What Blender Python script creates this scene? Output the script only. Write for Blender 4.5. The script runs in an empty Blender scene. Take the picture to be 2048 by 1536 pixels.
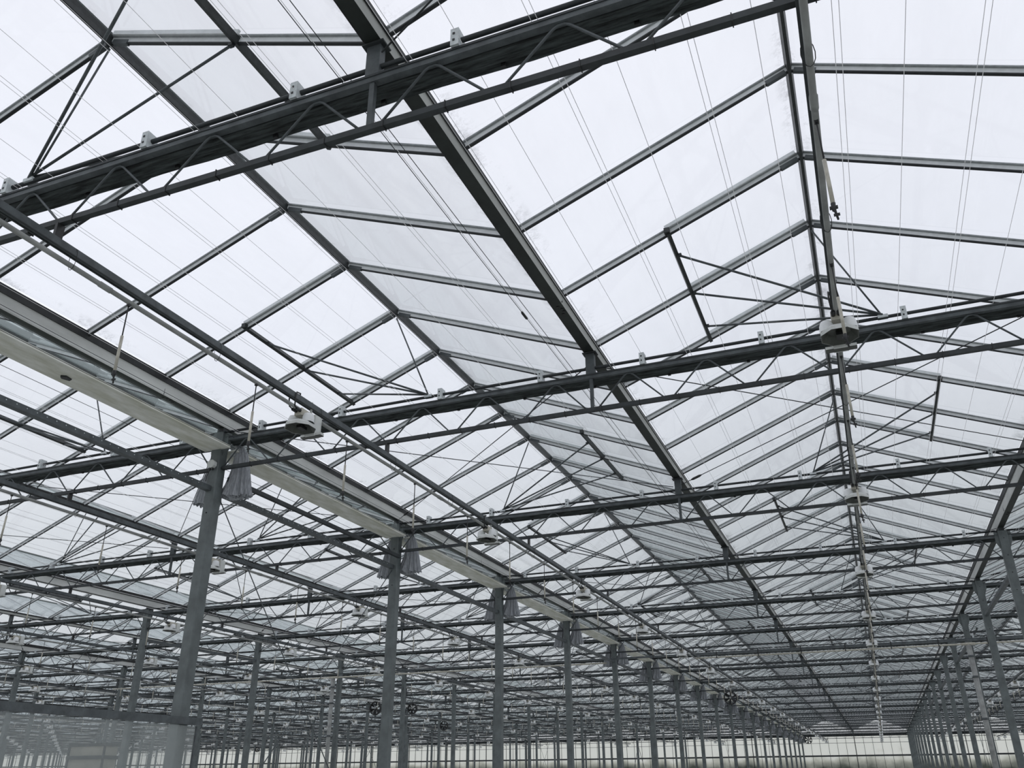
import bpy, math, random
from mathutils import Vector, Matrix
random.seed(7)
C = bpy.data.collections.new('greenhouse'); bpy.context.scene.collection.children.link(C)
H = 1.6                      # eye height above the ground
D = 4.5                      # truss spacing along the rows
W = 4.8                      # width of one gable
KMAX = 20                    # last truss row stands at the end wall
YEND = D * KMAX
ZG, ZR = 4.18 + H, 5.12 + H  # roof at gutter and at ridge
ZT, ZB = 3.87 + H, 3.468 + H
BMIN, BMAX = -12, 2

# ------------------------------------------------------------------ camera
cam_loc = Vector((2.2005, -3.2805, H))
F = Vector((-0.33519719, 0.84118732, 0.42431915))
R = Vector((0.92813839, 0.37220591, -0.00467931))
U = Vector((0.16187027, -0.3922584, 0.90550062))
cd = bpy.data.cameras.new('camera'); cam = bpy.data.objects.new('camera', cd); C.objects.link(cam)
cam.matrix_world = Matrix(((R.x, U.x, -F.x, cam_loc.x), (R.y, U.y, -F.y, cam_loc.y), (R.z, U.z, -F.z, cam_loc.z), (0, 0, 0, 1)))
cd.sensor_width = 36; cd.lens = 1689.566 / 2048 * 36; cd.clip_start = .05; cd.clip_end = 500
bpy.context.scene.camera = cam

def seen(pts, m=160):
    for p in pts:
        q = Vector(p) - cam_loc; w = q.dot(F)
        if w < .3: continue
        x = 1024 + 1689.566 * q.dot(R) / w; y = 768 - 1689.566 * q.dot(U) / w
        if -m < x < 2048 + m and -m < y < 1536 + m: return True
    return False
def dist(x, y): return math.hypot(x - cam_loc.x, y - cam_loc.y)

# ------------------------------------------------------------------ materials
def mat(name, col, rough=.6, metal=0., var=.15, scale=6., bump=0., col2=None, stretch=None, spec=.5):
    m = bpy.data.materials.new(name); m.use_nodes = True
    nt = m.node_tree; n = nt.nodes; l = nt.links; b = n['Principled BSDF']
    tc = n.new('ShaderNodeTexCoord'); no = n.new('ShaderNodeTexNoise'); no.inputs['Scale'].default_value = scale
    no.inputs['Detail'].default_value = 5; no.inputs['Roughness'].default_value = .6
    if stretch:
        mp = n.new('ShaderNodeMapping'); mp.inputs['Scale'].default_value = stretch
        l.new(tc.outputs['Object'], mp.inputs[0]); l.new(mp.outputs[0], no.inputs['Vector'])
    else: l.new(tc.outputs['Object'], no.inputs['Vector'])
    r = n.new('ShaderNodeValToRGB')
    c2 = col2 or tuple(c * (1 - 2 * var) for c in col)
    c1 = col if col2 else tuple(min(1, c * (1 + var)) for c in col)
    r.color_ramp.elements[0].position = .35; r.color_ramp.elements[1].position = .68
    r.color_ramp.elements[0].color = (*c2, 1); r.color_ramp.elements[1].color = (*c1, 1)
    l.new(no.outputs['Fac'], r.inputs[0]); l.new(r.outputs[0], b.inputs['Base Color'])
    b.inputs['Roughness'].default_value = rough; b.inputs['Metallic'].default_value = metal
    b.inputs['Specular IOR Level'].default_value = spec
    if bump:
        bp = n.new('ShaderNodeBump'); bp.inputs['Strength'].default_value = bump; bp.inputs['Distance'].default_value = .02
        l.new(no.outputs['Fac'], bp.inputs['Height']); l.new(bp.outputs[0], b.inputs['Normal'])
    return m
STEEL = mat('galvanised_steel', (.085, .098, .104), .55, .0, .18, 9, .15)
DARK = mat('weathered_steel', (.032, .038, .041), .6, .0, .2, 7, .1)
COLM = mat('column_steel', (.125, .145, .146), .5, .0, .14, 5, .1)
ALU = mat('aluminium', (.72, .74, .75), .45, .0, .06, 12)
GUTBASE = mat('dark_gutter_underside', (.022, .028, .025), .6, 0, .2, 5)  # near-black green tone for the gutter bottom, much darker than its sides
BARFOOT = mat('dark_bar_foot', (.020, .023, .026), .6, 0, .1, 8)
BARLIP = mat('grooved_bar_lip', (.34, .36, .37), .5, 0, .1, 30)
GUT = mat('gutter_aluminium', (.72, .73, .71), .5, .0, .12, 4, 0, None, (1, .2, 1))
RIDGE = mat('ridge_metal', (.030, .035, .036), .5, 0, .2, 20)
CLOTH = mat('folded_screen_cloth', (.050, .060, .060), .9, 0, .4, 8, .4, None, (.6, 6, 8))
GREYCLOTH = mat('grey_curtain_cloth', (.42, .44, .47), .85, 0, .22, 30, .5, None, (3, 3, .3))
WHITE = mat('white_enamel', (.62, .64, .62), .45, 0, .07, 12)
BRACK = mat('zinc_bracket', (.62, .66, .67), .5, .0, .1, 20)
CREAM = mat('cream_plastic', (.50, .48, .41), .5, 0, .1, 20)
PIPEM = mat('pipe_metal', (.28, .29, .28), .45, 0, .15, 8, 0, None, (1, .5, 1))
BLACK = mat('black_plastic', (.018, .019, .02), .5, 0, .2, 10)
LAMPIN = mat('lamp_reflector_inside', (.050, .056, .046), .35, .0, .2, 12)
DOME = mat('bright_reflector_dome', (.78, .80, .80), .35, 0, .05, 8)
def nylon():
    m = bpy.data.materials.new('white_nylon'); m.use_nodes = True; nt = m.node_tree; n = nt.nodes; l = nt.links; n.remove(n['Principled BSDF'])
    no = n.new('ShaderNodeTexNoise'); r = n.new('ShaderNodeMapRange'); r.inputs['To Min'].default_value = .8; r.inputs['To Max'].default_value = .98; l.new(no.outputs['Fac'], r.inputs['Value'])
    d = n.new('ShaderNodeBsdfDiffuse'); t = n.new('ShaderNodeBsdfTranslucent'); l.new(r.outputs[0], d.inputs[0]); l.new(r.outputs[0], t.inputs[0])
    x = n.new('ShaderNodeMixShader'); l.new(d.outputs[0], x.inputs[1]); l.new(t.outputs[0], x.inputs[2]); l.new(x.outputs[0], n['Material Output'].inputs[0]); return m
WIREW = nylon()
PLANK = mat('stained_board', (.88, .88, .83), .8, 0, .1, 2.6, .05, (.60, .60, .50), (3.0, .8, 3))
CABINET = mat('beige_cabinet', (.30, .29, .24), .6, 0, .1, 4)
GROUND = mat('concrete_floor', (.46, .47, .44), .9, 0, .15, .6)

def glass(name, dirt, tint, edge=False, trans=(.975, .98, .985), nscale=2.0, gl=1.0, graze=.2):
    m = bpy.data.materials.new(name); m.use_nodes = True
    nt = m.node_tree; n = nt.nodes; l = nt.links; n.remove(n['Principled BSDF'])
    out = n['Material Output']
    tr = n.new('ShaderNodeBsdfTransparent'); tr.inputs[0].default_value = (*trans, 1)
    gs = n.new('ShaderNodeBsdfGlossy'); gs.inputs['Roughness'].default_value = .06; gs.inputs[0].default_value = (.88, .93, .93, 1)
    fr = n.new('ShaderNodeFresnel'); fr.inputs['IOR'].default_value = 1.5
    mu = n.new('ShaderNodeMath'); mu.operation = 'MULTIPLY'; mu.inputs[1].default_value = gl; mu.use_clamp = True
    geo = n.new('ShaderNodeNewGeometry'); io = n.new('ShaderNodeMix'); io.data_type = 'FLOAT'   # same index seen from either side of the pane
    io.inputs[2].default_value = 1.5; io.inputs[3].default_value = 1 / 1.5
    l.new(geo.outputs['Backfacing'], io.inputs[0]); l.new(io.outputs[0], fr.inputs['IOR'])
    l.new(fr.outputs[0], mu.inputs[0])
    mx = n.new('ShaderNodeMixShader'); l.new(mu.outputs[0], mx.inputs[0]); l.new(tr.outputs[0], mx.inputs[1]); l.new(gs.outputs[0], mx.inputs[2])
    df = n.new('ShaderNodeBsdfDiffuse'); df.inputs[0].default_value = (*tint, 1)
    tl = n.new('ShaderNodeBsdfTranslucent'); tl.inputs[0].default_value = (*tint, 1)
    dm = n.new('ShaderNodeMixShader'); dm.inputs[0].default_value = .6; l.new(df.outputs[0], dm.inputs[1]); l.new(tl.outputs[0], dm.inputs[2])
    tc = n.new('ShaderNodeTexCoord'); mp = n.new('ShaderNodeMapping'); mp.inputs['Scale'].default_value = (2.2, .7, 1)
    no = n.new('ShaderNodeTexNoise'); no.inputs['Scale'].default_value = nscale; no.inputs['Detail'].default_value = 6; no.inputs['Roughness'].default_value = .62
    l.new(tc.outputs['Object'], mp.inputs[0]); l.new(mp.outputs[0], no.inputs['Vector'])
    mr = n.new('ShaderNodeMapRange'); mr.inputs['From Min'].default_value = .35; mr.inputs['From Max'].default_value = .75
    mr.inputs['To Min'].default_value = dirt * .5; mr.inputs['To Max'].default_value = dirt * 1.9
    l.new(no.outputs['Fac'], mr.inputs['Value']); fac = mr.outputs[0]
    # a dusty pane hides more the flatter one looks through it
    lw = n.new('ShaderNodeLayerWeight'); lw.inputs[0].default_value = .5
    pw = n.new('ShaderNodeMath'); pw.operation = 'POWER'; pw.inputs[1].default_value = 2.6; l.new(lw.outputs['Facing'], pw.inputs[0])
    ma = n.new('ShaderNodeMath'); ma.operation = 'MULTIPLY_ADD'; ma.inputs[1].default_value = graze
    l.new(pw.outputs[0], ma.inputs[0]); l.new(fac, ma.inputs[2]); ma.use_clamp = True; fac = ma.outputs[0]
    if edge:   # algae along ridge and gutter edges of the pane
        sp = n.new('ShaderNodeSeparateXYZ'); l.new(tc.outputs['Generated'], sp.inputs[0])
        ab = n.new('ShaderNodeMath'); ab.operation = 'SUBTRACT'; ab.inputs[1].default_value = .5; l.new(sp.outputs['X'], ab.inputs[0])
        a2 = n.new('ShaderNodeMath'); a2.operation = 'ABSOLUTE'; l.new(ab.outputs[0], a2.inputs[0])
        er = n.new('ShaderNodeMapRange'); er.inputs['From Min'].default_value = .44; er.inputs['From Max'].default_value = .5
        l.new(a2.outputs[0], er.inputs['Value'])
        n2 = n.new('ShaderNodeTexNoise'); n2.inputs['Scale'].default_value = 1.1; n2.inputs['Detail'].default_value = 8; n2.inputs['Roughness'].default_value = .8
        l.new(tc.outputs['Object'], n2.inputs['Vector'])
        e3 = n.new('ShaderNodeMapRange'); e3.inputs['From Min'].default_value = .50; e3.inputs['From Max'].default_value = .68
        l.new(n2.outputs['Fac'], e3.inputs['Value'])
        e4 = n.new('ShaderNodeMath'); e4.operation = 'MULTIPLY'; l.new(er.outputs[0], e4.inputs[0]); l.new(e3.outputs[0], e4.inputs[1])
        e5 = n.new('ShaderNodeMath'); e5.operation = 'MULTIPLY'; e5.inputs[1].default_value = .8; l.new(e4.outputs[0], e5.inputs[0])
        alg = n.new('ShaderNodeBsdfDiffuse'); alg.inputs[0].default_value = (.10, .11, .09, 1)
    m1 = n.new('ShaderNodeMixShader'); l.new(fac, m1.inputs[0]); l.new(mx.outputs[0], m1.inputs[1]); l.new(dm.outputs[0], m1.inputs[2])
    last = m1
    if edge:
        m2 = n.new('ShaderNodeMixShader'); l.new(e5.outputs[0], m2.inputs[0]); l.new(m1.outputs[0], m2.inputs[1]); l.new(alg.outputs[0], m2.inputs[2]); last = m2
    l.new(last.outputs[0], out.inputs[0])
    return m
GLASS = glass('roof_glass', .032, (.36, .42, .41), edge=True, gl=1.5, graze=.52)
FILM = glass('clear_film', .07, (.88, .95, .94), trans=(.95, .98, .975), nscale=2, gl=.5, graze=.08)
PANEL = glass('hazy_panel', .16, (.40, .43, .42), nscale=.8)

def wallmat():
    m = bpy.data.materials.new('frosted_wall_glass'); m.use_nodes = True
    nt = m.node_tree; n = nt.nodes; l = nt.links; n.remove(n['Principled BSDF']); out = n['Material Output']
    tc = n.new('ShaderNodeTexCoord'); no = n.new('ShaderNodeTexNoise'); no.inputs['Scale'].default_value = .55; no.inputs['Detail'].default_value = 7
    mp = n.new('ShaderNodeMapping'); mp.inputs['Scale'].default_value = (1, 1, 1.2); l.new(tc.outputs['Object'], mp.inputs[0]); l.new(mp.outputs[0], no.inputs['Vector'])
    sp = n.new('ShaderNodeSeparateXYZ'); l.new(tc.outputs['Object'], sp.inputs[0])
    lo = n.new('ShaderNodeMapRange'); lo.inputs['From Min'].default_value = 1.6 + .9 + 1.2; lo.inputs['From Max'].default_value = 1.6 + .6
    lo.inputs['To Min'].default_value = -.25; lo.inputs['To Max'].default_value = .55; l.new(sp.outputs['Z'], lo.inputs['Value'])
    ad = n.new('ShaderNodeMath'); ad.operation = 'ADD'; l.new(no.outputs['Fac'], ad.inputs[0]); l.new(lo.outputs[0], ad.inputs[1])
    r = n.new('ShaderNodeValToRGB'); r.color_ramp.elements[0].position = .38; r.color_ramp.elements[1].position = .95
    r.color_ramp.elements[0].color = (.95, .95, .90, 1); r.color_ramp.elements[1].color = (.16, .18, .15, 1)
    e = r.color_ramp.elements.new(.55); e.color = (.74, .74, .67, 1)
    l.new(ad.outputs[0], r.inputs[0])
    tl = n.new('ShaderNodeBsdfTranslucent'); df = n.new('ShaderNodeBsdfDiffuse'); l.new(r.outputs[0], tl.inputs[0]); l.new(r.outputs[0], df.inputs[0])
    tr = n.new('ShaderNodeBsdfTransparent')
    m1 = n.new('ShaderNodeMixShader'); m1.inputs[0].default_value = .18; l.new(tl.outputs[0], m1.inputs[1]); l.new(df.outputs[0], m1.inputs[2])
    m2 = n.new('ShaderNodeMixShader'); m2.inputs[0].default_value = .12; l.new(m1.outputs[0], m2.inputs[1]); l.new(tr.outputs[0], m2.inputs[2])
    l.new(m2.outputs[0], out.inputs[0]); return m
FROST = wallmat()

# ------------------------------------------------------------------ mesh helpers
class MB:
    def __init__(s): s.v = []; s.f = []; s.m = []; s.sm = []; s.mats = []
    def mi(s, m):
        if m not in s.mats: s.mats.append(m)
        return s.mats.index(m)
    def add(s, vs, fs, m, smooth=False):
        o = len(s.v); s.v += [tuple(v) for v in vs]; k = s.mi(m)
        for f in fs: s.f.append(tuple(i + o for i in f)); s.m.append(k); s.sm.append(smooth)
        return s
    def box(s, x0, x1, y0, y1, z0, z1, m):
        return s.add([(x, y, z) for z in (z0, z1) for y in (y0, y1) for x in (x0, x1)],
                     [(0, 2, 3, 1), (4, 5, 7, 6), (0, 1, 5, 4), (2, 6, 7, 3), (0, 4, 6, 2), (1, 3, 7, 5)], m)
    def cbox(s, c, d, m): return s.box(c[0] - d[0] / 2, c[0] + d[0] / 2, c[1] - d[1] / 2, c[1] + d[1] / 2, c[2] - d[2] / 2, c[2] + d[2] / 2, m)
    def tube(s, pts, r, m, n=8, cap=True):
        pts = [Vector(p) for p in pts]; rs = r if isinstance(r, (list, tuple)) else [r] * len(pts)
        vs = []; fs = []; prev = None
        for i, p in enumerate(pts):
            if i == 0: t = pts[1] - p
            elif i == len(pts) - 1: t = p - pts[-2]
            else: t = (pts[i + 1] - p).normalized() + (p - pts[i - 1]).normalized()
            t.normalize()
            if prev is None: a = t.cross(Vector((0, 0, 1)) if abs(t.z) < .9 else Vector((1, 0, 0))).normalized()
            else: a = (prev - t * prev.dot(t)).normalized()
            prev = a; b = t.cross(a)
            for k in range(n):
                an = 2 * math.pi * k / n; vs.append(p + (a * math.cos(an) + b * math.sin(an)) * rs[i])
        for i in range(len(pts) - 1):
            for k in range(n): fs.append((i * n + k, i * n + (k + 1) % n, (i + 1) * n + (k + 1) % n, (i + 1) * n + k))
        if cap: fs.append(tuple(reversed(range(n)))); fs.append(tuple(range((len(pts) - 1) * n, len(pts) * n)))
        return s.add(vs, fs, m, True)
    def prism(s, poly, p0, ex, ey, ez, L, m, smooth=False):
        """polygon (a,b) in the plane ex,ey extruded L along ez"""
        p0, ex, ey, ez = map(Vector, (p0, ex, ey, ez)); n = len(poly)
        vs = [p0 + ex * a + ey * b for a, b in poly] + [p0 + ex * a + ey * b + ez * L for a, b in poly]
        fs = [(i, (i + 1) % n, n + (i + 1) % n, n + i) for i in range(n)] + [tuple(reversed(range(n))), tuple(range(n, 2 * n))]
        return s.add(vs, fs, m, smooth)
    def mesh(s, name):
        me = bpy.data.meshes.new(name); me.from_pydata(s.v, [], s.f)
        for m in s.mats: me.materials.append(m)
        me.polygons.foreach_set('material_index', s.m); me.polygons.foreach_set('use_smooth', s.sm); me.update(); return me
def tag(o, label, cat, group=None, kind=None):
    if label: o['label'] = label
    if cat: o['category'] = cat
    if group: o['group'] = group
    if kind: o['kind'] = kind
    return o
def put(name, me, parent=None, loc=(0, 0, 0)):
    if isinstance(me, MB): me = me.mesh(name)
    o = bpy.data.objects.new(name, me); C.objects.link(o); o.location = loc
    if parent: o.parent = parent
    return o
def empty(name, loc=(0, 0, 0)):
    o = bpy.data.objects.new(name, None); o.empty_display_size = .1; C.objects.link(o); o.location = loc; return o
def kids(o): return [c for c in ALLCH.get(o.name, [])]
ALLCH = {}
def child(name, me, parent, loc=(0, 0, 0)):
    o = put(name, me, parent, loc); ALLCH.setdefault(parent.name, []).append(o); return o
def dup(o, parent=None, drop=()):
    c = o.copy(); C.objects.link(c)
    if parent: c.parent = parent
    for ch in kids(o):
        if ch.name.split('.')[0] in drop: continue
        d = dup(ch, c); ALLCH.setdefault(c.name, []).append(d)
    return c
used = set()
def use(proto, x, y, z=0, **kw):
    if proto.name in used: o = dup(proto, **kw)
    else: used.add(proto.name); o = proto
    o.location = (x, y, z); return o

ORD = ['zeroth', 'first', 'second', 'third', 'fourth', 'fifth', 'sixth', 'seventh', 'eighth', 'ninth', 'tenth', 'eleventh', 'twelfth', 'thirteenth',
       'fourteenth', 'fifteenth', 'sixteenth', 'seventeenth', 'eighteenth', 'nineteenth', 'twentieth', 'twenty-first', 'twenty-second', 'twenty-third', 'twenty-fourth', 'twenty-fifth', 'twenty-sixth', 'twenty-seventh','twenty-eighth','twenty-ninth','thirtieth','thirty-first','thirty-second','thirty-third']
def bay(b):
    if b == 0: return 'the central bay'
    if b < 0: return '%s bay beyond the curtains' % ORD[-b]
    return '%s bay past the bare columns' % ORD[b]
def gab(g):   # gables counted by their ridge: g=0 has its ridge at +2.4, g=-1 at -2.4
    if g == 0: return 'the gable beside the bare columns'
    if g == -1: return 'the gable beside the curtains'
    if g < 0: return '%s gable beyond the curtains' % ORD[-g - 1]
    return '%s gable past the bare columns' % ORD[g]
def row(k): return '%s truss row' % ORD[k + 1]

# ------------------------------------------------------------------ ground and end wall
g = MB(); g.box(-135, 40, -40, 100, -.1, 0, GROUND); tag(put('floor', g), None, None, kind='structure')
XL, XR = 9.6 * BMIN - 4.8, 9.6 * BMAX + 4.8
wall = empty('wall_back', (0, YEND + .35, 0)); tag(wall, None, None, kind='structure')
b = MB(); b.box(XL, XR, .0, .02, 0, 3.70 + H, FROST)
x = XL
while x < XR - .1:     # glazed gable triangles above the wall
    b.add([(x, 0, 3.95 + H), (x + W, 0, 3.95 + H), (x + W, 0, ZG), (x + W / 2, 0, ZR), (x, 0, ZG)], [(0, 1, 2, 3, 4)], GLASS); x += W
child('frosted_glass', b, wall)
b = MB(); x = XL; i = 0
while x < XR:
    w_ = .03 if i % 6 else .07
    b.box(x - w_ / 2, x + w_ / 2, -.06, -.005, 0, 3.72 + H, DARK); x += .8; i += 1
child('mullion_grid', b, wall)
b = MB(); b.box(XL, XR, -.10, .0, 3.68 + H, 3.80 + H, DARK); b.box(XL, XR, -.04, .0, 3.80 + H, 3.95 + H, GUT); child('wall_head_beam', b, wall)
b = MB(); b.box(XL, XR, -.10, -.02, 1.86 + H, 2.0 + H, DARK); child('wall_rail', b, wall)
b = MB(); b.tube([(XL, -.3, 3.05 + H), (XR, -.3, 3.05 + H)], .02, STEEL, 6); child('wall_cable', b, wall)

# ------------------------------------------------------------------ roof: glass slopes with bars, ridges, gutters
run = W / 2 - .08; rise = ZR - ZG; sl = math.hypot(run, rise)
Y0 = -9.0
def slope_glass(s):
    b = MB(); ys = [Y0 + i * D for i in range(int((YEND + .2 - Y0) / D) + 1)] + [YEND + .3]
    vs = []; fs = []
    for y in ys: vs += [(-s * run, y, ZG + .070), (0, y, ZR + .070)]
    for i in range(len(ys) - 1): fs.append((2 * i, 2 * i + 1, 2 * i + 3, 2 * i + 2))
    return b.add(vs, fs, GLASS).mesh('pane')
GL = {1: slope_glass(1), -1: slope_glass(-1)}   # s=1: slope rising towards +X (left slope of the gable)
def bar_into(b, s, y, z0=0):
    d = Vector((s * run, 0, rise)).normalized(); nrm = Vector((-s * rise, 0, run)).normalized(); o = (-s * run, y, ZG + z0)
    b.prism([(-.013, 0), (.013, 0), (.013, .011), (-.013, .011)], o, (0, 1, 0), nrm, d, sl, BARFOOT)
    b.prism([(-.011, .011), (.011, .011), (.011, .050), (-.011, .050)], o, (0, 1, 0), nrm, d, sl, ALU)
    b.prism([(-.011, .050), (.011, .050), (.013, .054), (.024, .056), (.024, .068), (-.024, .068), (-.024, .056), (-.013, .054)], o, (0, 1, 0), nrm, d, sl, BARLIP)
def bar_mesh(s):
    b = MB(); bar_into(b, s, 0)
    d = Vector((s * run, 0, rise)).normalized(); nrm = Vector((-s * rise, 0, run)).normalized()
    b.prism([(-.017, -.006), (.017, -.006), (.017, .032), (-.017, .032)], Vector((0, 0, ZR)) - d * .20, (0, 1, 0), nrm, d, .17, STEEL)
    return b.mesh('glazing_bar')
BM = {1: bar_mesh(1), -1: bar_mesh(-1)}
p = D / 4
def slope_seen(xr, s, y, m=160):
    return seen([(xr - s * run * t, y, ZG + rise * (1 - t)) for t in (0, .25, .5, .75, 1)], m)
ng = 0
for gi in range(2 * BMIN - 1, 2 * BMAX + 1):
    xr = W * gi + 2.4
    for s in (1, -1):
        o = put('ceiling', GL[s], None, (xr, 0, 0)); tag(o, None, None, kind='structure')
        far = MB(); nf = 0
        for j in range(-6, 4 * KMAX + 1):
            y = j * p
            if not slope_seen(xr, s, y): continue
            if -4 <= gi <= 1:
                put('glazing_bar', BM[s], o, (0, y, 0))
            else: bar_into(far, s, y); nf += 1
        if nf: tag(put('glazing_bar', far, o), None, None, kind='stuff')
    if slope_seen(xr, 1, YEND) or slope_seen(xr, -1, 20):
        b = MB(); b.prism([(-.013, -.022), (.013, -.022), (.018, .02), (.03, .074), (0, .095), (-.03, .074), (-.018, .02)], (0, Y0, ZR), (1, 0, 0), (0, 0, 1), (0, 1, 0), YEND + .3 - Y0, RIDGE)
        rd = put('ridge_bar', b, None, (xr, 0, 0))
        tag(rd, 'dark ridge bar at the peak of %s' % gab(gi), 'ridge bar', 'ridge bars along the roof peaks')

def gutter(x, zb):
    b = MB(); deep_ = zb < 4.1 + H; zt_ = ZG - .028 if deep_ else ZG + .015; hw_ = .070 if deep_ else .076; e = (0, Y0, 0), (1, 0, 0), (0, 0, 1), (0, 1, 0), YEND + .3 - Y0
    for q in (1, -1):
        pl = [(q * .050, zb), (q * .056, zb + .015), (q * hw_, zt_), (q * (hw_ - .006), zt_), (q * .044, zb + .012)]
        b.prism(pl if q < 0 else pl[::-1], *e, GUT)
    b.prism([(-.052, zb - .003), (.052, zb - .003), (.046, zb + .010), (-.046, zb + .010)], *e, GUTBASE)
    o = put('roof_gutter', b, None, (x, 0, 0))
    # rubber seal along each lip: a part with its own dark look
    q = MB()
    for s in (1, -1): q.box(s * (hw_ + .007) - .007, s * (hw_ + .007) + .007, Y0, YEND + .3, zt_ - .012, (ZG + .050 if deep_ else zt_ + .022), BLACK)
    child('edge_seal', q, o)
    if abs(x) < 12:
        t = MB()
        for k in range(0, 3, 2):
            y = k * D + 3.4
            t.cbox((0, y, (zb + zt_) / 2), (.125, .004, zt_ - zb - .01), DARK)
            for i in range(4): t.cbox((.03 * math.sin(i), y + .05 + i * .05, zb - .004), (.025, .02, .012), BLACK)
        child('joint_strip', t, o)
    return o
for i in range(2 * BMIN - 1, 2 * BMAX + 2):
    x = i * W
    deep = (i % 2 != 0)
    if not (seen([(x, y, ZG) for y in (0, 5, 10, 20, 40, 60, 80, 90)])): continue
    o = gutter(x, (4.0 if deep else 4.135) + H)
    if i == 0: lb = 'wide dark-bottomed gutter running over the central posts'
    elif i == -1: lb = 'pale aluminium gutter above the stained white boards'
    elif i == 1: lb = 'roof gutter carried by the bare column row'
    elif i < 0: lb = '%s roof gutter beyond the curtained columns' % ORD[-i - 1]
    else: lb = '%s roof gutter past the bare columns' % ORD[i - 1]
    tag(o, lb, 'gutter', 'roof gutters')

# ------------------------------------------------------------------ trusses
TC = (-.024, .024, ZT - .055, ZT + .005)
tr = empty('lattice_truss')
b = MB()
b.box(-4.72, 4.72, -.024, .024, ZT - .05, ZT + .005, STEEL); b.box(-4.72, 4.72, -.030, -.024, ZT - .012, ZT + .005, DARK)
child('top_chord', b, tr)
b = MB(); b.box(-4.72, 4.72, -.021, .021, ZB - .021, ZB + .021, DARK)
for i in range(23): b.cbox((-4.4 + i * .4 + .1, 0, ZB), (.006, .05, .056), BLACK)
child('bottom_chord', b, tr)
pts = []
for i in range(6):      # bent round bar: 12 tops, flats at the bottoms, mirrored about the post
    for s in (0,): pass
def web(s):
    P = [(s * .07, 0, ZB + .02)]
    for i in range(6):
        xt = .4 + .8 * i
        P += [(s * (xt - .05), 0, ZT - .075), (s * (xt - .02), 0, ZT - .055), (s * (xt + .02), 0, ZT - .055), (s * (xt + .05), 0, ZT - .075)]
        xb = .8 * (i + 1)
        if i < 5: P += [(s * (xb - .055), 0, ZB + .022), (s * (xb + .055), 0, ZB + .022)]
    P.append((s * 4.70, 0, ZB + .02))
    return P
for s in (1, -1):
    b = MB(); b.tube(web(s), .009, STEEL, 6); child('lattice_rod', b, tr)
b = MB(); b.cbox((0, 0, (ZB + ZT) / 2 - .01), (.034, .034, ZT - ZB - .06), STEEL); child('king_post', b, tr)
b = MB(); b.cbox((0, 0, (ZT + 4.11 + H) / 2 + .002), (.095, .06, 4.11 + H - ZT - .006), STEEL); b.cbox((0, 0, 4.117 + H), (.15, .10, .012), DARK); child('gutter_post', b, tr)
def bracket():
    b = MB(); b.cbox((0, -.045, .065), (.052, .004, .13), BRACK); b.cbox((.024, 0, .065), (.004, .09, .13), BRACK); b.cbox((0, 0, .003), (.052, .09, .006), BRACK)
    for z in (.04, .09): b.cbox((-.004, -.048, z), (.014, .006, .014), BLACK)
    return b.mesh('shaft_bracket')
brm = bracket()
for xx in (-4.2, -3.06, -1.76, -.56, .56, 1.76, 3.06, 4.2): child('shaft_bracket', brm, tr, (xx, 0, ZT + .005))
trusses = []
for bi in range(BMIN, BMAX + 1):
    for k in range(0, KMAX + 1):
        X, Y = 9.6 * bi, k * D
        if not seen([(X + t * 4.8, Y, ZB) for t in (-1, -.75, -.5, -.25, 0, .25, .5, .75, 1)]): continue
        trusses.append((dist(X, Y), bi, k))
trusses.sort()
for d_, bi, k in trusses:
    o = use(tr, 9.6 * bi, k * D, 0, **({'drop': ('shaft_bracket',)} if d_ > 48 else {})) if tr.name in used else use(tr, 9.6 * bi, k * D)
    tag(o, 'grey lattice truss, %s, %s' % (row(k), bay(bi)), 'truss', 'lattice trusses across the bays')
# push shaft and folded screen lie along every truss
def shaft():
    b = MB(); b.tube([(-4.70, 0, 0), (4.70, 0, 0)], .017, DARK, 8); return b.mesh('vent_shaft')
def screen(seed):
    rnd = random.Random(seed); b = MB(); vs = []; n = 49
    amp = [rnd.uniform(0, 1) for _ in range(n)]
    for i in range(n):
        x = -4.68 + 9.36 * i / (n - 1); a = (amp[i] + amp[max(0, i - 1)]) / 2; th = .008 * math.sin(i * 1.7 + seed)
        prof = [(.035, .055 + .01 * a), (.10, .062 + th), (.165 + .015 * a, .050), (.17 + .02 * a, .02), (.15 + .012 * a, -.008 - .012 * a), (.125, .002), (.10, -.016 - .006 * a), (.07, 0), (.045, -.012 + th), (.032, .01)]
        vs += [(x, y_, z_) for y_, z_ in prof]
    m = 10; fs = []
    for i in range(n - 1):
        for j in range(m): fs.append((i * m + j, i * m + (j + 1) % m, (i + 1) * m + (j + 1) % m, (i + 1) * m + j))
    fs += [tuple(reversed(range(m))), tuple(range((n - 1) * m, n * m))]
    b.add(vs, fs, CLOTH, False)
    for i in range(11):
        b.cbox((-4.0 + .8 * i, .13, -.015), (.03, .02, .03), BLACK)
    return b.mesh('folded_screen')
shm = shaft(); scm = [screen(i) for i in range(4)]
for d_, bi, k in trusses:
    X, Y = 9.6 * bi, k * D
    o = put('vent_shaft', shm, None, (X, Y, ZT + .075)); tag(o, 'dark vent shaft over the truss, %s, %s' % (row(k), bay(bi)), 'shaft', 'vent shafts on the trusses')
    o = put('folded_screen', scm[(bi * 7 + k) % 4], None, (X, Y, ZT - .065)); tag(o, 'black folded screen behind the %s truss, %s' % (ORD[k + 1], bay(bi)), 'screen', 'folded screens behind the trusses')

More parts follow.
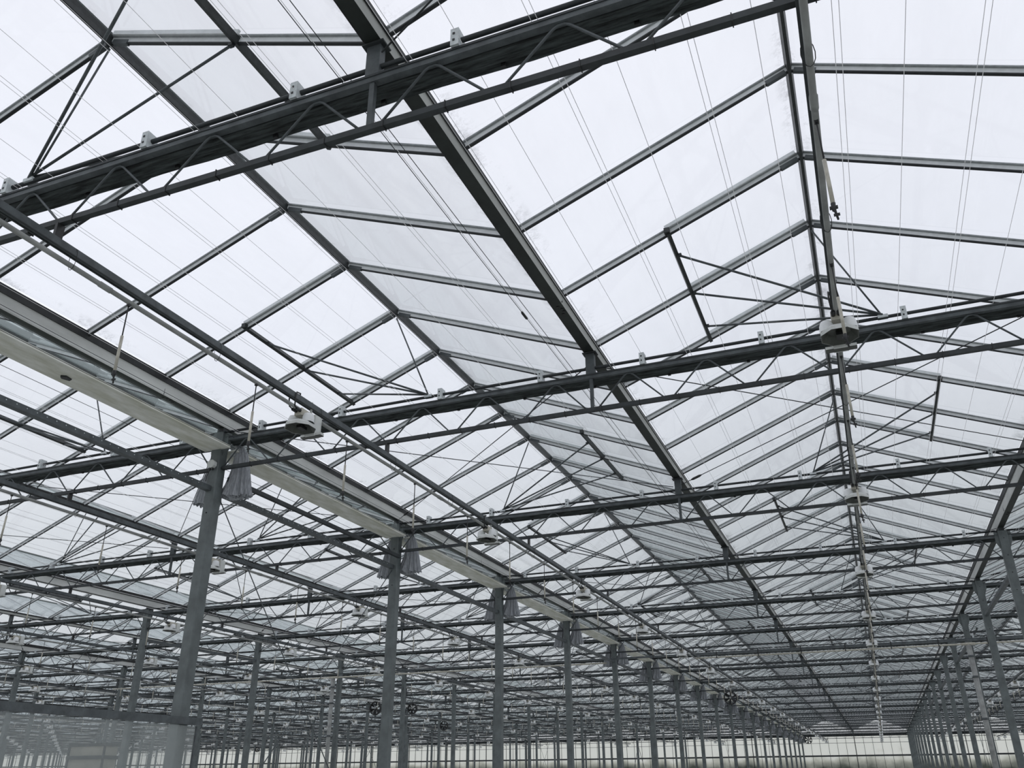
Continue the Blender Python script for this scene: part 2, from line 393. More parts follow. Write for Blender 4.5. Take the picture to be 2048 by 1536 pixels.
# ------------------------------------------------------------------ columns
def column(head):
    c = empty('steel_column')
    b = MB(); a = .07
    P = [(-a, -a), (a, -a), (a, a), (-a, a)]
    b.prism([(-a, -a + .008), (-a + .008, -a), (a - .008, -a), (a, -a + .008), (a, a - .008), (a - .008, a), (-a + .008, a), (-a, a - .008)], (0, 0, 0), (1, 0, 0), (0, 1, 0), (0, 0, 1), 3.93 + H, COLM)
    child('shaft', b, c)
    b = MB(); b.box(-.10, .10, -.055, .055, 3.93 + H, 3.94 + H, DARK); b.box(-.045, .045, -.045, .045, 3.94 + H, 3.995 + H, DARK)
    for s in (1, -1):
        b.add([(s * .071, -.03, 3.62 + H), (s * .071, .03, 3.62 + H), (s * .13, .03, 3.76 + H), (s * .13, -.03, 3.76 + H), (s * .071, -.03, 3.92 + H), (s * .071, .03, 3.92 + H), (s * .13, .03, 3.92 + H), (s * .13, -.03, 3.92 + H)],
              [(0, 1, 2, 3), (4, 7, 6, 5), (0, 3, 7, 4), (1, 5, 6, 2), (2, 6, 7, 3)], COLM)
    for i in range(4): b.cbox((.0, -.073, 2.9 + i * .3 + H), (.014, .012, .014), BLACK)
    child('column_head', b, c)
    b = MB(); b.box(-.13, .13, -.13, .13, 0.001, .016, DARK); child('base_plate', b, c)
    return c
col = column(1)
cols = []
for i in range(BMIN, BMAX + 2):
    X = 9.6 * i - 4.8
    for k in range(0, KMAX + 1):
        if seen([(X, k * D, z) for z in (1, 2, 3, 4, 5.5)], 60): cols.append((dist(X, k * D), i, X, k))
cols.sort()
for d_, i, X, k in cols:
    o = use(col, X, k * D)
    if i == 0: rw = 'the curtained column row'
    elif i == 1: rw = 'the bare column row past the overhead lamps'
    elif i < 0: rw = '%s row beyond the curtained one' % ORD[-i]
    else: rw = '%s row past the bare one' % ORD[i - 1]
    tag(o, 'grey steel column, %s back, %s' % (ORD[k + 1], rw), 'column', 'steel columns')

# tie beams between the columns (z=3.2) in the braced panels
def tie(n, holes):
    b = MB(); b.box(-.04, .04, .075, D - .075, -.03, .03, STEEL)
    if holes:
        for i in range(36): b.cbox((.0405, .25 + i * .113, .006), (.003, .010, .010), BRACK)
    return b.mesh('tie_beam')
tm = tie(0, False); tmh = tie(0, True)
for i in range(BMIN, BMAX + 2):
    X = 9.6 * i - 4.8
    for k in range(-1, KMAX):
        brace = (k % 2 == 1)
        if not (i == 0 or brace): continue
        if not seen([(X, k * D + t, 3.2 + H) for t in (0, 2, 4.5)], 40): continue
        if i == 0:
            o = put('tie_beam', tmh if k < 2 else tm, None, (X - .02, k * D, 3.2 + H))
            tag(o, 'grey tie beam between the curtained columns, %s span back' % ORD[k + 2], 'beam', 'tie beams between columns')
        elif dist(X, k * D) < 60:
            o = put('tie_beam', tm, None, (X, k * D, 3.2 + H))
            w_ = 'the bare columns' if i == 1 else ('%s row beyond the curtained columns' % ORD[-i] if i < 0 else '%s row past the bare columns' % ORD[i - 1])
            tag(o, 'grey tie beam, %s, behind the %s' % (w_, row(k)), 'beam', 'tie beams between columns')
b = MB(); b.box(.09, .14, D + .10, 2 * D - .075, 3.33 + H, 3.38 + H, DARK)
o = put('conduit_beam', b, None, (-4.8, 0, 0)); tag(o, 'thin dark beam beside the tie beam behind the first grey curtains', 'beam')

# roof-plane bracing rods and upright bracing rods
def rod(name, a, c, r, label, cat, grp=None, m=DARK, turn=None):
    b = MB(); b.tube([a, c], r, m, 5)
    o = put(name, b); tag(o, label, cat, grp)
    if turn is not None:
        A, B = Vector(a), Vector(c); dd = (B - A); L = dd.length; dd.normalize()
        q = MB(); q.tube([A + dd * turn, A + dd * (turn + .05), A + dd * (turn + .2), A + dd * (turn + .25)], [.008, .018, .018, .008], BLACK, 6); child('turnbuckle', q, o)
    return o
for i in range(2 * BMIN - 1, 2 * BMAX + 1):
    for k in range(-1, 16, 2):
        x0, x1 = i * W, i * W + W
        if dist(x0, k * D) > 46: continue
        if not seen([(x0, k * D, 4 + H), (x1, k * D + D, 4 + H), (x0 + 2.4, k * D + 2.25, 4 + H), (x0, k * D + D, 4 + H), (x1, k * D, 4 + H)], 0): continue
        if k == -1: continue
        gn = gab(i)
        zz = 3.985 + H
        rod('bracing_rod', (x0 + .06, k * D + .06, zz), (x1 - .06, k * D + D - .06, zz), .006, 'bracing rod from gutter post, %s, behind the %s' % (gn, row(k)), 'rod', 'roof bracing rods')
        rod('bracing_rod', (x0 + .06, k * D + D - .06, zz + .02), (x1 - .06, k * D + .06, zz + .02), .006, 'bracing rod with turnbuckle, %s, behind the %s' % (gn, row(k)), 'rod', 'roof bracing rods', turn=.25)
rod('bracing_rod', (.06, -.03, 4.03 + H), (2.3, -1.15, 4.03 + H), .006, 'thin bracing rod leaving the first gutter post towards the frame edge', 'rod', 'roof bracing rods')
for i in (0, -1, 1, -2):
    X = 9.6 * i - 4.8
    for k in (1, 5, 9):
        if not seen([(X, k * D, 3.2 + H), (X, k * D + D, 1)], 40): continue
        for a, c, w_ in ((0, D, 'falling away'), (D, 0, 'rising away')):
            dx = .015 if a == 0 else -.015
            nm = 'curtained' if i == 0 else ('bare' if i == 1 else 'row beyond the curtained')
            rod('upright_bracing_rod', (X + dx, k * D + a + (.08 if a == 0 else -.08), 3.14 + H), (X + dx, k * D + c + (.08 if c == 0 else -.08), .25), .007,
                'thin rod %s, %s columns, behind the %s' % (w_, nm if i > -2 else 'second row of', row(k)), 'rod', 'upright bracing rods', m=STEEL)

# ------------------------------------------------------------------ lamp rails, water pipes, spray droppers, lamps
RX = 2.41
rails = []
for gi in range(2 * BMIN - 1, 2 * BMAX + 1):
    xr = W * gi + 2.4 + (.02 if gi % 2 == 0 else -.02)
    if not seen([(xr, y, 3.3 + H) for y in (1, 4, 9, 20, 30, 40, 60, 85)], 20): continue
    rails.append((gi, xr))
    b = MB(); b.prism([(-.022, -.028), (.022, -.028), (.022, .028), (-.022, .028)], (0, -7, 3.31 + H), (1, 0, 0), (0, 0, 1), (0, 1, 0), YEND + 6, STEEL)
    b.prism([(-.026, -.034), (-.014, -.034), (-.014, -.028), (-.026, -.028)], (0, -7, 3.31 + H), (1, 0, 0), (0, 0, 1), (0, 1, 0), YEND + 6, DARK)
    b.prism([(.014, -.034), (.026, -.034), (.026, -.028), (.014, -.028)], (0, -7, 3.31 + H), (1, 0, 0), (0, 0, 1), (0, 1, 0), YEND + 6, DARK)
    o = put('lamp_rail', b, None, (xr, 0, 0)); tag(o, 'dark lamp rail below the ridge of %s' % gab(gi), 'rail', 'lamp rails under the ridges')
    q = MB()
    for k in range(-1, KMAX + 1): q.box(-.012, .012, k * D - .03, k * D + .03, 3.338 + H, ZB - .02, BLACK)
    child('rail_hanger', q, o)
    b = MB(); b.tube([(0, -7, 0), (0, YEND - 1.5, 0)], .019, PIPEM, 10); 
    for j in range(-2, 34): b.tube([(0, j * 2.7 + .4, 0), (0, j * 2.7 + .5, 0)], .023, PIPEM, 10)
    o = put('water_pipe', b, None, (xr + .004, 0, 3.205 + H)); tag(o, 'pale water pipe slung below the lamp rail of %s' % gab(gi), 'pipe', 'water pipes below the lamp rails')
    if -3 <= gi <= 1:
        lp = MB(); pp = []
        for a in range(13):
            an = 2 * math.pi * a / 12; pp.append((.034 * math.cos(an), 0, .054 + .088 * math.sin(an)))
        lp.tube(pp, .0025, BLACK, 4, False); lpm = lp.mesh('pipe_clip')
        for j in range(-2, 14): child('pipe_clip', lpm, o, (0, j * 1.5 + .15 + 1.5, 0))

def dropper_parts():
    d = empty('spray_dropper')
    b = MB(); b.tube([(0, 0, -.018), (0, 0, -.30)], .005, BLACK, 6); b.cbox((0, 0, -.022), (.022, .022, .02), BLACK); child('hose', b, d)
    b = MB(); b.tube([(0, 0, -.28), (0, 0, -.56)], .011, CREAM, 8); wt = child('weight_tube', b, d)
    b = MB(); b.tube([(0, 0, -.56), (0, 0, -.60), (.004, 0, -.61), (.01, 0, -.66)], [.014, .012, .007, .006], BLACK, 6)
    b.cbox((0, 0, -.585), (.04, .014, .014), BLACK); b.cbox((.008, 0, -.63), (.03, .01, .012), BLACK); child('nozzle', b, wt)
    return d
dp = dropper_parts()
b = MB(); b.tube([(0, 0, -.018), (0, 0, -.28)], .005, BLACK, 5); b.tube([(0, 0, -.28), (0, 0, -.56)], .011, CREAM, 6); b.tube([(0, 0, -.56), (0, 0, -.60), (0, 0, -.66)], [.014, .012, .006], BLACK, 5)
dpf = b.mesh('spray_dropper')
spots = []
for gi, xr in rails:
    for j in range(0, 58):
        y = .68 + 1.5 * j
        if gi == 0: y -= .1
        if seen([(xr, y, 2.8 + H)], 30): spots.append((dist(xr, y), gi, xr, y, j))
spots.sort(); spots = spots[:290]
for d_, gi, xr, y, j in spots:
    if d_ < 22: o = use(dp, xr + .004, y, 3.205 + H)
    else: o = put('spray_dropper', dpf, None, (xr + .004, y, 3.205 + H))
    k = int(y // D)
    tag(o, 'cream spray dropper, %s along the pipe, %s' % (ORD[min(j + 1, 33)] if j < 33 else 'far', gab(gi)), 'sprayer', 'spray droppers on the water pipes')

def oct_(rx, ry, cx=0, cy=0, ch=.30):
    return [(cx + rx * math.cos(math.pi / 8 + i * math.pi / 4) * 1.06, cy + ry * math.sin(math.pi / 8 + i * math.pi / 4) * 1.06) for i in range(8)]
def lamp_meshes():
    # local origin: on the rail axis; ballast box at y=0, hood reaches towards -y
    M = {}
    b = MB(); b.box(-.012, .012, -.002, .004, -.20, .045, WHITE); M['hanger_strap'] = b
    b = MB(); b.box(-.055, .055, .005, .10, -.30, -.09, WHITE); b.box(-.062, .062, .098, .104, -.29, -.10, WHITE)
    for z in (-.15, -.24): b.cbox((.02, .106, z), (.03, .006, .008), BLACK)
    for s in (1, -1): b.box(s * .085 - .03, s * .085 + .03, .03, .085, -.295, -.272, WHITE)
    b.box(-.115, .115, .03, .085, -.302, -.295, LAMPIN)
    M['ballast_box'] = b
    b = MB(); b.box(-.04, .04, -.20, .005, -.165, -.095, CREAM)
    for s in (1, -1): b.tube([(s * .022, -.20, -.125), (s * .022, -.26, -.125)], .016, BLACK, 8)
    M['connector_box'] = b
    top = oct_(.10, .10, 0, -.14); rim = oct_(.138, .150, 0, -.14); n = 8
    b = MB()
    vs = [(x, y, -.222) for x, y in top] + [(x, y, -.258) for x, y in rim] + [(x, y, -.285) for x, y in rim]
    fs = [tuple(reversed(range(8)))]
    for r_ in (0, 8):
        for i in range(8): fs.append((r_ + i, r_ + (i + 1) % 8, r_ + 8 + (i + 1) % 8, r_ + 8 + i))
    b.add(vs, [tuple(reversed(f)) for f in fs], WHITE); M['reflector_hood'] = b
    b = MB(); inn = oct_(.130, .141, 0, -.14); it = oct_(.085, .085, 0, -.14)
    vs = [(x, y, -.283) for x, y in rim] + [(x, y, -.283) for x, y in inn] + [(x, y, -.235) for x, y in it]
    fs = []
    for r_ in (0, 8):
        for i in range(8): fs.append((r_ + i, r_ + (i + 1) % 8, r_ + 8 + (i + 1) % 8, r_ + 8 + i))
    fs.append(tuple(range(16, 24))); b.add(vs, fs, LAMPIN); b.cbox((0, -.12, -.265), (.05, .10, .03), BLACK); M['reflector_inside'] = b
    b = MB()
    for s in (1, -1):
        cx = s * .082
        vs = []; fs = []
        for r_, z in ((.056, -.235), (.054, -.180), (.044, -.150), (.022, -.138)):
            for i in range(10): vs.append((cx + r_ * math.cos(i * .6283), -.14 + r_ * 1.15 * math.sin(i * .6283), z))
        for q in range(3):
            for i in range(10): fs.append((q * 10 + i, q * 10 + (i + 1) % 10, q * 10 + 10 + (i + 1) % 10, q * 10 + 10 + i))
        fs.append(tuple(range(30, 40))); b.add(vs, fs, DOME, True)
    M['reflector_dome'] = b
    b = MB()
    for s in (1, -1):
        b.tube([(s * .022, -.26, -.125), (s * .03, -.30, -.11), (s * .035, -.31, -.04), (s * .03, -.29, .03), (s * .02, -.22, .045), (0, -.2, .03)], .007, BLACK, 6)
    M['power_cable'] = b
    return M
LM = lamp_meshes()
lamp = empty('grow_lamp')
lpo = {}
for nme, b in LM.items():
    par = {'power_cable': 'connector_box', 'reflector_inside': 'reflector_hood', 'reflector_dome': 'reflector_hood'}.get(nme)
    lpo[nme] = child(nme, b, lpo[par] if par else lamp)
j = MB()
for nme, b in lamp_meshes().items():
    if nme in ('power_cable',): continue
    o_ = len(j.v); j.v += b.v
    for f, mi_, s_ in zip(b.f, b.m, b.sm): j.f.append(tuple(i + o_ for i in f)); j.m.append(j.mi(b.mats[mi_])); j.sm.append(s_)
lampf = j.mesh('grow_lamp')
lamps = []
for gi, xr in rails:
    for k in range(0, KMAX):
        y = 3.02 + k * 4.46
        if seen([(xr, y, 3.1 + H)], 30): lamps.append((dist(xr, y), gi, xr, y, k))
lamps.sort(); lamps = lamps[:298]
for d_, gi, xr, y, k in lamps:
    if d_ < 34: o = use(lamp, xr, y, 3.31 + H)
    else: o = put('grow_lamp', lampf, None, (xr, y, 3.31 + H))
    tag(o, 'white grow lamp, %s, %s from the front' % (gab(gi), ORD[k + 1]), 'lamp', 'grow lamps on the rails')

# ------------------------------------------------------------------ roof vents: lower rail, side bars, push arms
def vent(s, sh):     # s=1 on the slope rising to +X ; origin at ridge, y at the truss
    v = empty('roof_vent')
    d = Vector((s * run, 0, rise)).normalized(); nrm = Vector((-s * rise, 0, run)).normalized()
    P = Vector((0, 0, ZR)) - d * 1.36
    b = MB(); b.prism([(-.018, -.010), (.018, -.010), (.018, .045), (-.018, .045)], P + Vector((0, -p - .03, 0)), d, nrm, (0, 1, 0), 2 * p + .06, RIDGE)
    b.cbox(P + Vector((0, -p - .03, 0)) + nrm * .03, (.05, .06, .05), RIDGE); child('lower_rail', b, v)
    for yy in (-p, 0, p):
        b = MB(); off = -.03
        b.prism([(-.010, .058), (.010, .058), (.010, .095), (-.010, .095)], P + Vector((0, yy + off, 0)), (0, 1, 0), nrm, d, 1.34, ALU); child('side_bar', b, v)
    foot = Vector((s * sh, 0, ZT + .085))
    for yy, t in ((-.78, 0), (-.02, 0), (.74, 0)):
        b = MB(); b.tube([foot + Vector((0, -.02, .01)), P + Vector((0, yy, -.03)) + d * .03], .0115, STEEL, 6)
        b.cbox(P + Vector((0, yy, -.025)) + d * .03, (.035, .03, .03), DARK); child('push_arm', b, v)
    b = MB(); b.tube([foot, (0, 0, ZR - .05)], .009, STEEL, 6); b.cbox(foot + Vector((0, 0, -.005)), (.09, .055, .03), BRACK); child('ridge_strut', b, v)
    return v
VP = {1: vent(1, .48), -1: vent(-1, .46)}
vs_ = []
for gi in range(2 * BMIN - 1, 2 * BMAX + 1):
    for k in range(0, KMAX):
        s = -1 if k % 2 == 0 else 1
        X = W * gi + 2.4
        if dist(X, k * D) < 62 and seen([(X - s * t, k * D + q, ZR - t * .4) for t in (.2, .7, 1.2) for q in (-1, 1)], 0): vs_.append((dist(X, k * D), gi, k, s))
vs_.sort()
for d_, gi, k, s in vs_[:200]:
    o = use(VP[s], W * gi + 2.4, k * D)
    tag(o, 'roof vent at the %s, %s' % (row(k), gab(gi)), 'vent', 'roof vents along the ridges')

# ------------------------------------------------------------------ screen support wires
def wire(x, z, r, m):
    b = MB(); b.tube([(0, -7, 0), (0, YEND, 0)], r, m, 4); return b
wm = wire(0, 0, .0021, WIREW).mesh('support_wire')
for i in range(-18, 12):
    for off in (.22, .258, .60):
        x = i * .8 + off
        if min(abs(x - W * q) for q in range(-4, 4)) < .12: continue
        o = put('support_wire', wm, None, (x, 0, 3.895 + H + (.03 if off < .5 else 0)))
        tag(o, 'thin white support wire running lengthwise just above the trusses', 'wire', 'white screen support wires')
for n_, x in enumerate((-.235, -.175)):
    b = wire(0, 0, .0032, DARK); o = put('pull_cable', b, None, (x, 0, 3.93 + H))
    tag(o, 'dark pull cable beside the central gutter, %s' % ('with a black clamp on it' if n_ == 0 else 'nearer to the gutter'), 'cable')
    if n_ == 0:
        q = MB(); q.tube([(0, 3.08, 0), (0, 3.11, 0), (0, 3.2, 0), (0, 3.23, 0)], [.006, .015, .015, .006], BLACK, 6); child('cable_clamp', q, o)
wd = wire(0, 0, .0032, DARK).mesh('pull_cable')
for x, z, lb in ((-4.56, 3.93, 'dark pull cable alongside the pale gutter, inner side'), (-4.60, 3.72, 'dark pull cable level with the stained boards, inner side'), (-4.585, 3.84, 'dark pull cable above the stained boards by the clear film'),
                 (-5.15, 3.88, 'dark pull cable on the far side of the stained boards'), (-5.5, 3.86, 'dark pull cable a little beyond the stained boards')):
    o = put('pull_cable', wd, None, (x, 0, z + H)); tag(o, lb, 'cable')

# ------------------------------------------------------------------ row A: boards, clear film, bunched curtains
def plank():
    b = MB(); L = D - .10
    P = [(-.16, .035), (-.16, 0), (.22, 0), (.22, .03), (.212, .03), (.212, .008), (-.152, .008), (-.152, .035)]
    b.prism(P, (0, .05, 0), (1, 0, 0), (0, 0, 1), (0, 1, 0), L, PLANK); return b.mesh('stained_board')
plm = plank()
def film(seed):
    b = MB(); nx = 60; nz = 8; vs = []; fs = []
    for i in range(nx + 1):
        for j_ in range(nz + 1):
            t = i / nx; u = j_ / nz
            y = .09 + (D - .18) * t
            w_ = .05 * math.sin(11 * t + 2.2 * u + seed) + .012 * math.sin(17 * t - 3 * u + seed * 2)
            bel = math.sin(math.pi * u)
            vs.append((w_ * bel + .03 * (1 - u), y, .0 + .27 * u))
    for i in range(nx):
        for j_ in range(nz): a = i * (nz + 1) + j_; fs.append((a, a + 1, a + nz + 2, a + nz + 1))
    b.add(vs, fs, FILM, True); return b.mesh('clear_film')
fms = [film(.3), film(1.7), film(3.1)]
for k in range(-1, KMAX):
    if not seen([(-4.8, k * D + t, 3.7 + H) for t in (0, 2, 4.5)], 60): continue
    o = put('stained_board', plm, None, (-4.82, k * D, 3.70 + H)); 
    if k == 0:
        q = MB(); q.add([(-.055, 2.18, -.012), (-.02, 2.25, -.014), (.02, 2.24, -.012), (.035, 2.16, -.013), (-.01, 2.13, -.02), (-.055, 2.18, 0), (-.02, 2.25, 0), (.02, 2.24, 0), (.035, 2.16, 0), (-.01, 2.13, 0)],
                        [(4, 3, 2, 1, 0), (0, 1, 6, 5), (1, 2, 7, 6), (2, 3, 8, 7), (3, 4, 9, 8), (4, 0, 5, 9)], BLACK); c_ = child('dark_fitting', q, o); c_['label'] = 'small black lump under the board'
    tag(o, 'stained off-white board under the pale gutter, %s span from the front' % ORD[k + 2], 'board', 'stained boards between the curtained columns')
    o = put('clear_film', fms[k % 3], None, (-4.80, k * D, 3.725 + H)); tag(o, 'rumpled clear plastic film above the stained board, %s span from the front' % ORD[k + 2], 'film', 'clear films under the pale gutter')

def curtain(side, seed):
    """pleated bundle: gathered at the top, fanning out at the hem"""
    rnd = random.Random(seed); c = empty('bunched_curtain'); b = MB(); n = 56; rows_ = 15; vs = []; fs = []
    ph = [rnd.uniform(-.3, .3) for _ in range(n)]; dz = [rnd.uniform(-.015, .015) for _ in range(n)]; pa = [rnd.uniform(.6, 1.4) for _ in range(n)]
    zt, zb = 3.80 + H, (3.14 if side > 0 else 3.10) + H
    def lerp(T, u):
        for (a0, v0), (a1, v1) in zip(T, T[1:]):
            if u <= a1: return v0 + (v1 - v0) * (u - a0) / (a1 - a0)
        return T[-1][1]
    TR = [(0, .20), (.12, .255), (.25, .285), (.5, .315), (.8, .345), (1, .375)] if side > 0 else [(0, -.10), (.5, -.09), (1, -.085)]
    TL = [(0, .105), (.3, .10), (.55, .085), (.8, .03), (1, -.05)] if side > 0 else [(0, -.20), (.3, -.27), (.6, -.33), (1, -.41)]
    for r_ in range(rows_ + 1):
        u = r_ / rows_
        xr_, xl_ = lerp(TR, u), lerp(TL, u); cx = (xr_ + xl_) / 2; hw = abs(xr_ - xl_) / 2
        hd = .05 + .04 * u; cy = .18 + .01 * u
        for i in range(n):
            a = 2 * math.pi * i / n
            fold = math.sin(i * 2 * math.pi * 13 / n + ph[i] * .5 + .4 * math.sin(3 * u)) * pa[i]
            fx = 1 + (.03 + .09 * u) * fold; fy = 1 + (.16 + .34 * u) * fold
            x = cx + hw * math.copysign(abs(math.cos(a)) ** .75, math.cos(a)) * fx; y = cy + hd * math.sin(a) * fy
            z = zt + (zb - zt) * u + (dz[i] + (.045 * max(0, -(x - cx) / hw) * (1 if side > 0 else 0))) * u
            vs.append((x, y, z))
    for r_ in range(rows_):
        for i in range(n): fs.append((r_ * n + i, r_ * n + (i + 1) % n, (r_ + 1) * n + (i + 1) % n, (r_ + 1) * n + i))
    b.add(vs, [tuple(reversed(f)) for f in fs], GREYCLOTH, True)
    b.add(vs[:n], [tuple(range(n))], GREYCLOTH)
    child('cloth', b, c)
    q = MB()
    base = [(vs[rows_ * n + i]) for i in range(0, n)]
    cx = sum(v[0] for v in base) / n; cy = sum(v[1] for v in base) / n
    for t in range(4):
        sc = .86 - .16 * t; zz = zb + .02 - t * .014
        ring = [(cx + (v[0] - cx) * sc, cy + (v[1] - cy) * sc, zz) for v in base]
        q.add(ring + [(v[0], v[1], zz + .05) for v in ring], [tuple(reversed(range(n)))] + [(i, (i + 1) % n, n + (i + 1) % n, n + i) for i in range(n)], GREYCLOTH)
    child('hem_folds', q, c)
    q = MB(); q.box(side * .115 - .03, side * .115 + .03, .10, .14, 3.66 + H, 3.86 + H, BRACK); child('clamp_plate', q, c)
    return c
cur = {1: [curtain(1, 3), curtain(1, 8)], -1: [curtain(-1, 5), curtain(-1, 11)]}
for k in range(1, KMAX + 1):
    for s in (1, -1):
        if not seen([(-4.8, k * D, 3.5 + H)], 40): continue
        o = use(cur[s][k % 2], -4.8, k * D)
        tag(o, 'grey bunched curtain hanging on the %s side of the %s curtained column' % ('lamp' if s > 0 else 'far', ORD[k]), 'curtain', 'bunched curtains at the column tops')
# junction box on the first curtained column
jb = empty('junction_box', (-4.8, D - .074, 3.50 + H))
b = MB(); b.prism(oct_(.055, .05), (0, -.05, 0), (1, 0, 0), (0, 0, 1), (0, 1, 0), .05, WHITE); child('housing', b, jb)
b = MB(); b.tube([(-.02, -.025, -.05), (-.02, -.025, -.075)], .012, BLACK, 6); b.tube([(.02, -.025, -.05), (.02, -.025, -.075)], .012, BLACK, 6); b.tube([(-.02, -.025, -.07), (-.06, -.02, -.15), (-.10, .02, -.19)], .005, BLACK, 5); child('cable_gland', b, jb)
tag(jb, 'small pale junction box on the first curtained column', 'junction box')

# ------------------------------------------------------------------ heating cross pipe with drops, at the sixth row
YC = 22.15
b = MB(); b.box(-2.3, 14.2, YC - .03, YC + .03, 3.20 + H, 3.275 + H, STEEL); o = put('cross_beam', b)
tag(o, 'grey cross beam under the sixth truss row with a pale pipe below', 'beam')
b = MB(); b.box(-14.2, -2.55, YC - .02, YC + .02, 3.215 + H, 3.265 + H, STEEL); o = put('cross_beam', b)
tag(o, 'thinner grey cross beam passing the curtained columns', 'beam')
for x0, x1, lb in ((-2.3, 14.0, 'pale horizontal pipe hung below the cross beam'), (-24, -4.95, 'pale horizontal pipe beyond the curtained columns feeding a downpipe')):
    b = MB(); b.tube([(x0, YC - .02, 3.13 + H), (x1, YC - .02, 3.13 + H)], .022, CREAM, 8); o = put('cross_pipe', b); tag(o, lb, 'pipe')
    q = MB(); x = x0 + .6
    while x < x1 and x0 > -10: q.box(x - .012, x + .012, YC - .045, YC - .032, 3.10 + H, 3.29 + H, BLACK); x += 1.15
    if q.v: child('pipe_hanger', q, o)
for X, lb in ((4.74, 'pale vertical downpipe in front of a bare column'), (-14.42, 'pale vertical downpipe beyond the curtained columns')):
    o = empty('downpipe', (X, YC - .02, 0)); tag(o, lb, 'downpipe')
    b = MB(); b.tube([(0, 0, .05), (0, 0, 3.10 + H)], .065, PIPEM, 12); child('pipe', b, o)
    q = MB()
    for z in (1.3, 2.9, 3.9, 4.4): q.tube([(0, 0, z), (0, 0, z + .05)], .074, STEEL, 12)
    child('pipe_joint', q, o)
    q = MB(); q.tube([(-.16, 0, 3.13 + H), (.16, 0, 3.13 + H)], .036, CREAM, 10); q.tube([(0, 0, 3.13 + H), (0, 0, 3.05 + H)], .036, CREAM, 10); child('tee_fitting', q, o)

# ------------------------------------------------------------------ circulation fans
def fan(x, y, z, r, lb):
    f = empty('circulation_fan', (x, y, z)); tag(f, lb, 'fan', 'black circulation fans')
    b = MB(); n = 24; prof = [(r, -.05), (r * .86, -.06), (r * .84, 0), (r * .86, .06), (r, .05)]
    vs = []; fs = []
    for i in range(n):
        a = 2 * math.pi * i / n
        for q, yy in prof: vs.append((q * math.cos(a), yy, q * math.sin(a)))
    m = 5
    for i in range(n):
        for j_ in range(m): fs.append((i * m + j_, i * m + (j_ + 1) % m, ((i + 1) % n) * m + (j_ + 1) % m, ((i + 1) % n) * m + j_))
    b.add(vs, fs, BLACK, True); child('housing_ring', b, f)
    for i in range(6):
        a = i * math.pi / 3 + .3; b = MB(); u = Vector((math.cos(a), 0, math.sin(a))); t = Vector((-math.sin(a), 0, math.cos(a)))
        q = [u * r * .12 - t * r * .07 + Vector((0, -.02, 0)), u * r * .12 + t * r * .07 + Vector((0, .02, 0)), u * r * .86 + t * r * .26 + Vector((0, .03, 0)), u * r * .86 - t * r * .16 + Vector((0, -.03, 0))]
        w = [v_ + Vector((0, .006, 0)) for v_ in q]
        b.add(q + w, [(0, 1, 2, 3), (7, 6, 5, 4), (0, 4, 5, 1), (1, 5, 6, 2), (2, 6, 7, 3), (3, 7, 4, 0)], BLACK); child('blade', b, f)
    b = MB(); b.tube([(0, -.06, 0), (0, .08, 0)], r * .16, PIPEM, 12); child('motor_hub', b, f)
    b = MB(); top = 3.28 + H - z
    b.tube([(-.03, 0, r * .95), (-.03, 0, top)], .008, STEEL, 5); b.tube([(.03, 0, r * .95), (.03, 0, top)], .008, STEEL, 5); child('hanger', b, f)
fan(-2.60, 30.2, 2.68 + H, .24, 'black six-bladed fan hanging in front of the far curtained columns')
fan(-2.62, 67.0, 2.55 + H, .28, 'small black fan hanging before the white end wall, by the lamp row')
fan(-19.6, 41.2, 2.68 + H, .24, 'black fan between distant columns beyond the curtained ones')
fan(-50.3, 65.6, 2.62 + H, .24, 'tiny black fan near the white end wall, far beyond the curtained columns')
fan(-17.0, 29.4, 2.72 + H, .27, 'black fan just behind a distant column, upper of the far ones')
fan(-15.7, 30.2, 2.72 + H, .22, 'black fan beside the column next to the pale downpipe')

# ------------------------------------------------------------------ low partition along the curtained row and the cabinet behind it
pt = empty('low_partition', (-4.70, 0, 0)); tag(pt, 'low hazy glass partition with a dark top rail by the first curtained column', 'partition')
b = MB(); b.box(-.03, .03, -4.0, 4.72, .555 + H, .63 + H, STEEL); child('top_rail', b, pt)
b = MB(); b.box(-.004, .004, -4.0, 4.68, .1, .545 + H, PANEL); child('hazy_pane', b, pt)
b = MB(); b.box(-.01, .01, 4.66, 4.68, 0, .545 + H, STEEL); child('end_post', b, pt)
b = MB(); b.box(-.03, .03, -4, 4.66, 0.0, .1, STEEL); child('bottom_rail', b, pt)
cb = empty('control_cabinet', (-10.8, 9, 0)); tag(cb, 'beige box with dark trim seen through the hazy partition', 'cabinet')
b = MB(); b.box(-.4, .4, 0, .3, .9, .60 + H, CABINET); child('body', b, cb)
b = MB(); b.box(-.43, .43, -.02, .32, .57 + H, .62 + H, DARK); b.box(-.43, -.39, -.02, 0, .9, .58 + H, DARK); b.box(.39, .43, -.02, 0, .9, .58 + H, DARK); b.box(-.43, .43, -.03, .32, .36 + H, .42 + H, DARK); child('trim', b, cb)
b = MB()
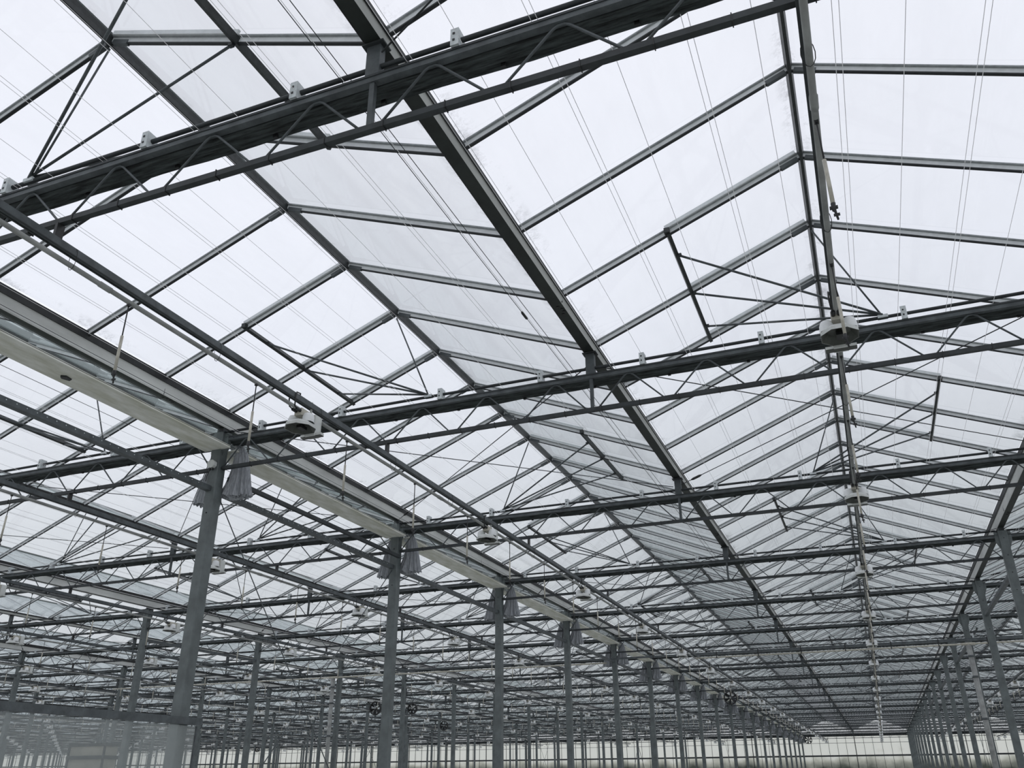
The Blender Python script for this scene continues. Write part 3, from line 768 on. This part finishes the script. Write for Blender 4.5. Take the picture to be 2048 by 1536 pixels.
for x in (-.35, .35): b.box(x - .03, x + .03, .05, .11, 0, .9, DARK)
child('stand', b, cb)

# ------------------------------------------------------------------ world, render settings
w = bpy.data.worlds.new('overcast'); bpy.context.scene.world = w; w.use_nodes = True
nt = w.node_tree; n = nt.nodes; l = nt.links; bg = n['Background']
tc = n.new('ShaderNodeTexCoord'); sp = n.new('ShaderNodeSeparateXYZ'); l.new(tc.outputs['Generated'], sp.inputs[0])
r = n.new('ShaderNodeValToRGB'); l.new(sp.outputs['Z'], r.inputs[0])
e = r.color_ramp.elements; e[0].position = 0; e[0].color = (.72, .74, .76, 1); e[1].position = .75; e[1].color = (.87, .885, .96, 1)
x = e.new(.22); x.color = (.77, .80, .85, 1); x = e.new(.45); x.color = (.86, .885, .97, 1)
no = n.new('ShaderNodeTexNoise'); no.inputs['Scale'].default_value = 2.2; no.inputs['Detail'].default_value = 3; l.new(tc.outputs['Generated'], no.inputs['Vector'])
mr = n.new('ShaderNodeMapRange'); mr.inputs['From Min'].default_value = .3; mr.inputs['From Max'].default_value = .7; mr.inputs['To Min'].default_value = .97; mr.inputs['To Max'].default_value = 1.03
l.new(no.outputs['Fac'], mr.inputs['Value'])
mx = n.new('ShaderNodeVectorMath'); mx.operation = 'SCALE'; l.new(r.outputs[0], mx.inputs[0]); l.new(mr.outputs[0], mx.inputs['Scale'])
l.new(mx.outputs[0], bg.inputs[0]); bg.inputs[1].default_value = 1.1
sc = bpy.context.scene
sc.view_settings.view_transform = 'Standard'; sc.view_settings.look = 'None'; sc.view_settings.gamma = 1; sc.view_settings.exposure = 0
sc.view_settings.use_curve_mapping = False
cy = sc.cycles; cy.transparent_max_bounces = 24; cy.max_bounces = 5; cy.diffuse_bounces = 3; cy.glossy_bounces = 2; cy.transmission_bounces = 4
cy.use_denoising = True
try: cy.denoiser = 'OPENIMAGEDENOISE'; cy.denoising_input_passes = 'RGB_ALBEDO_NORMAL'; cy.denoising_prefilter = 'ACCURATE'
except Exception: pass
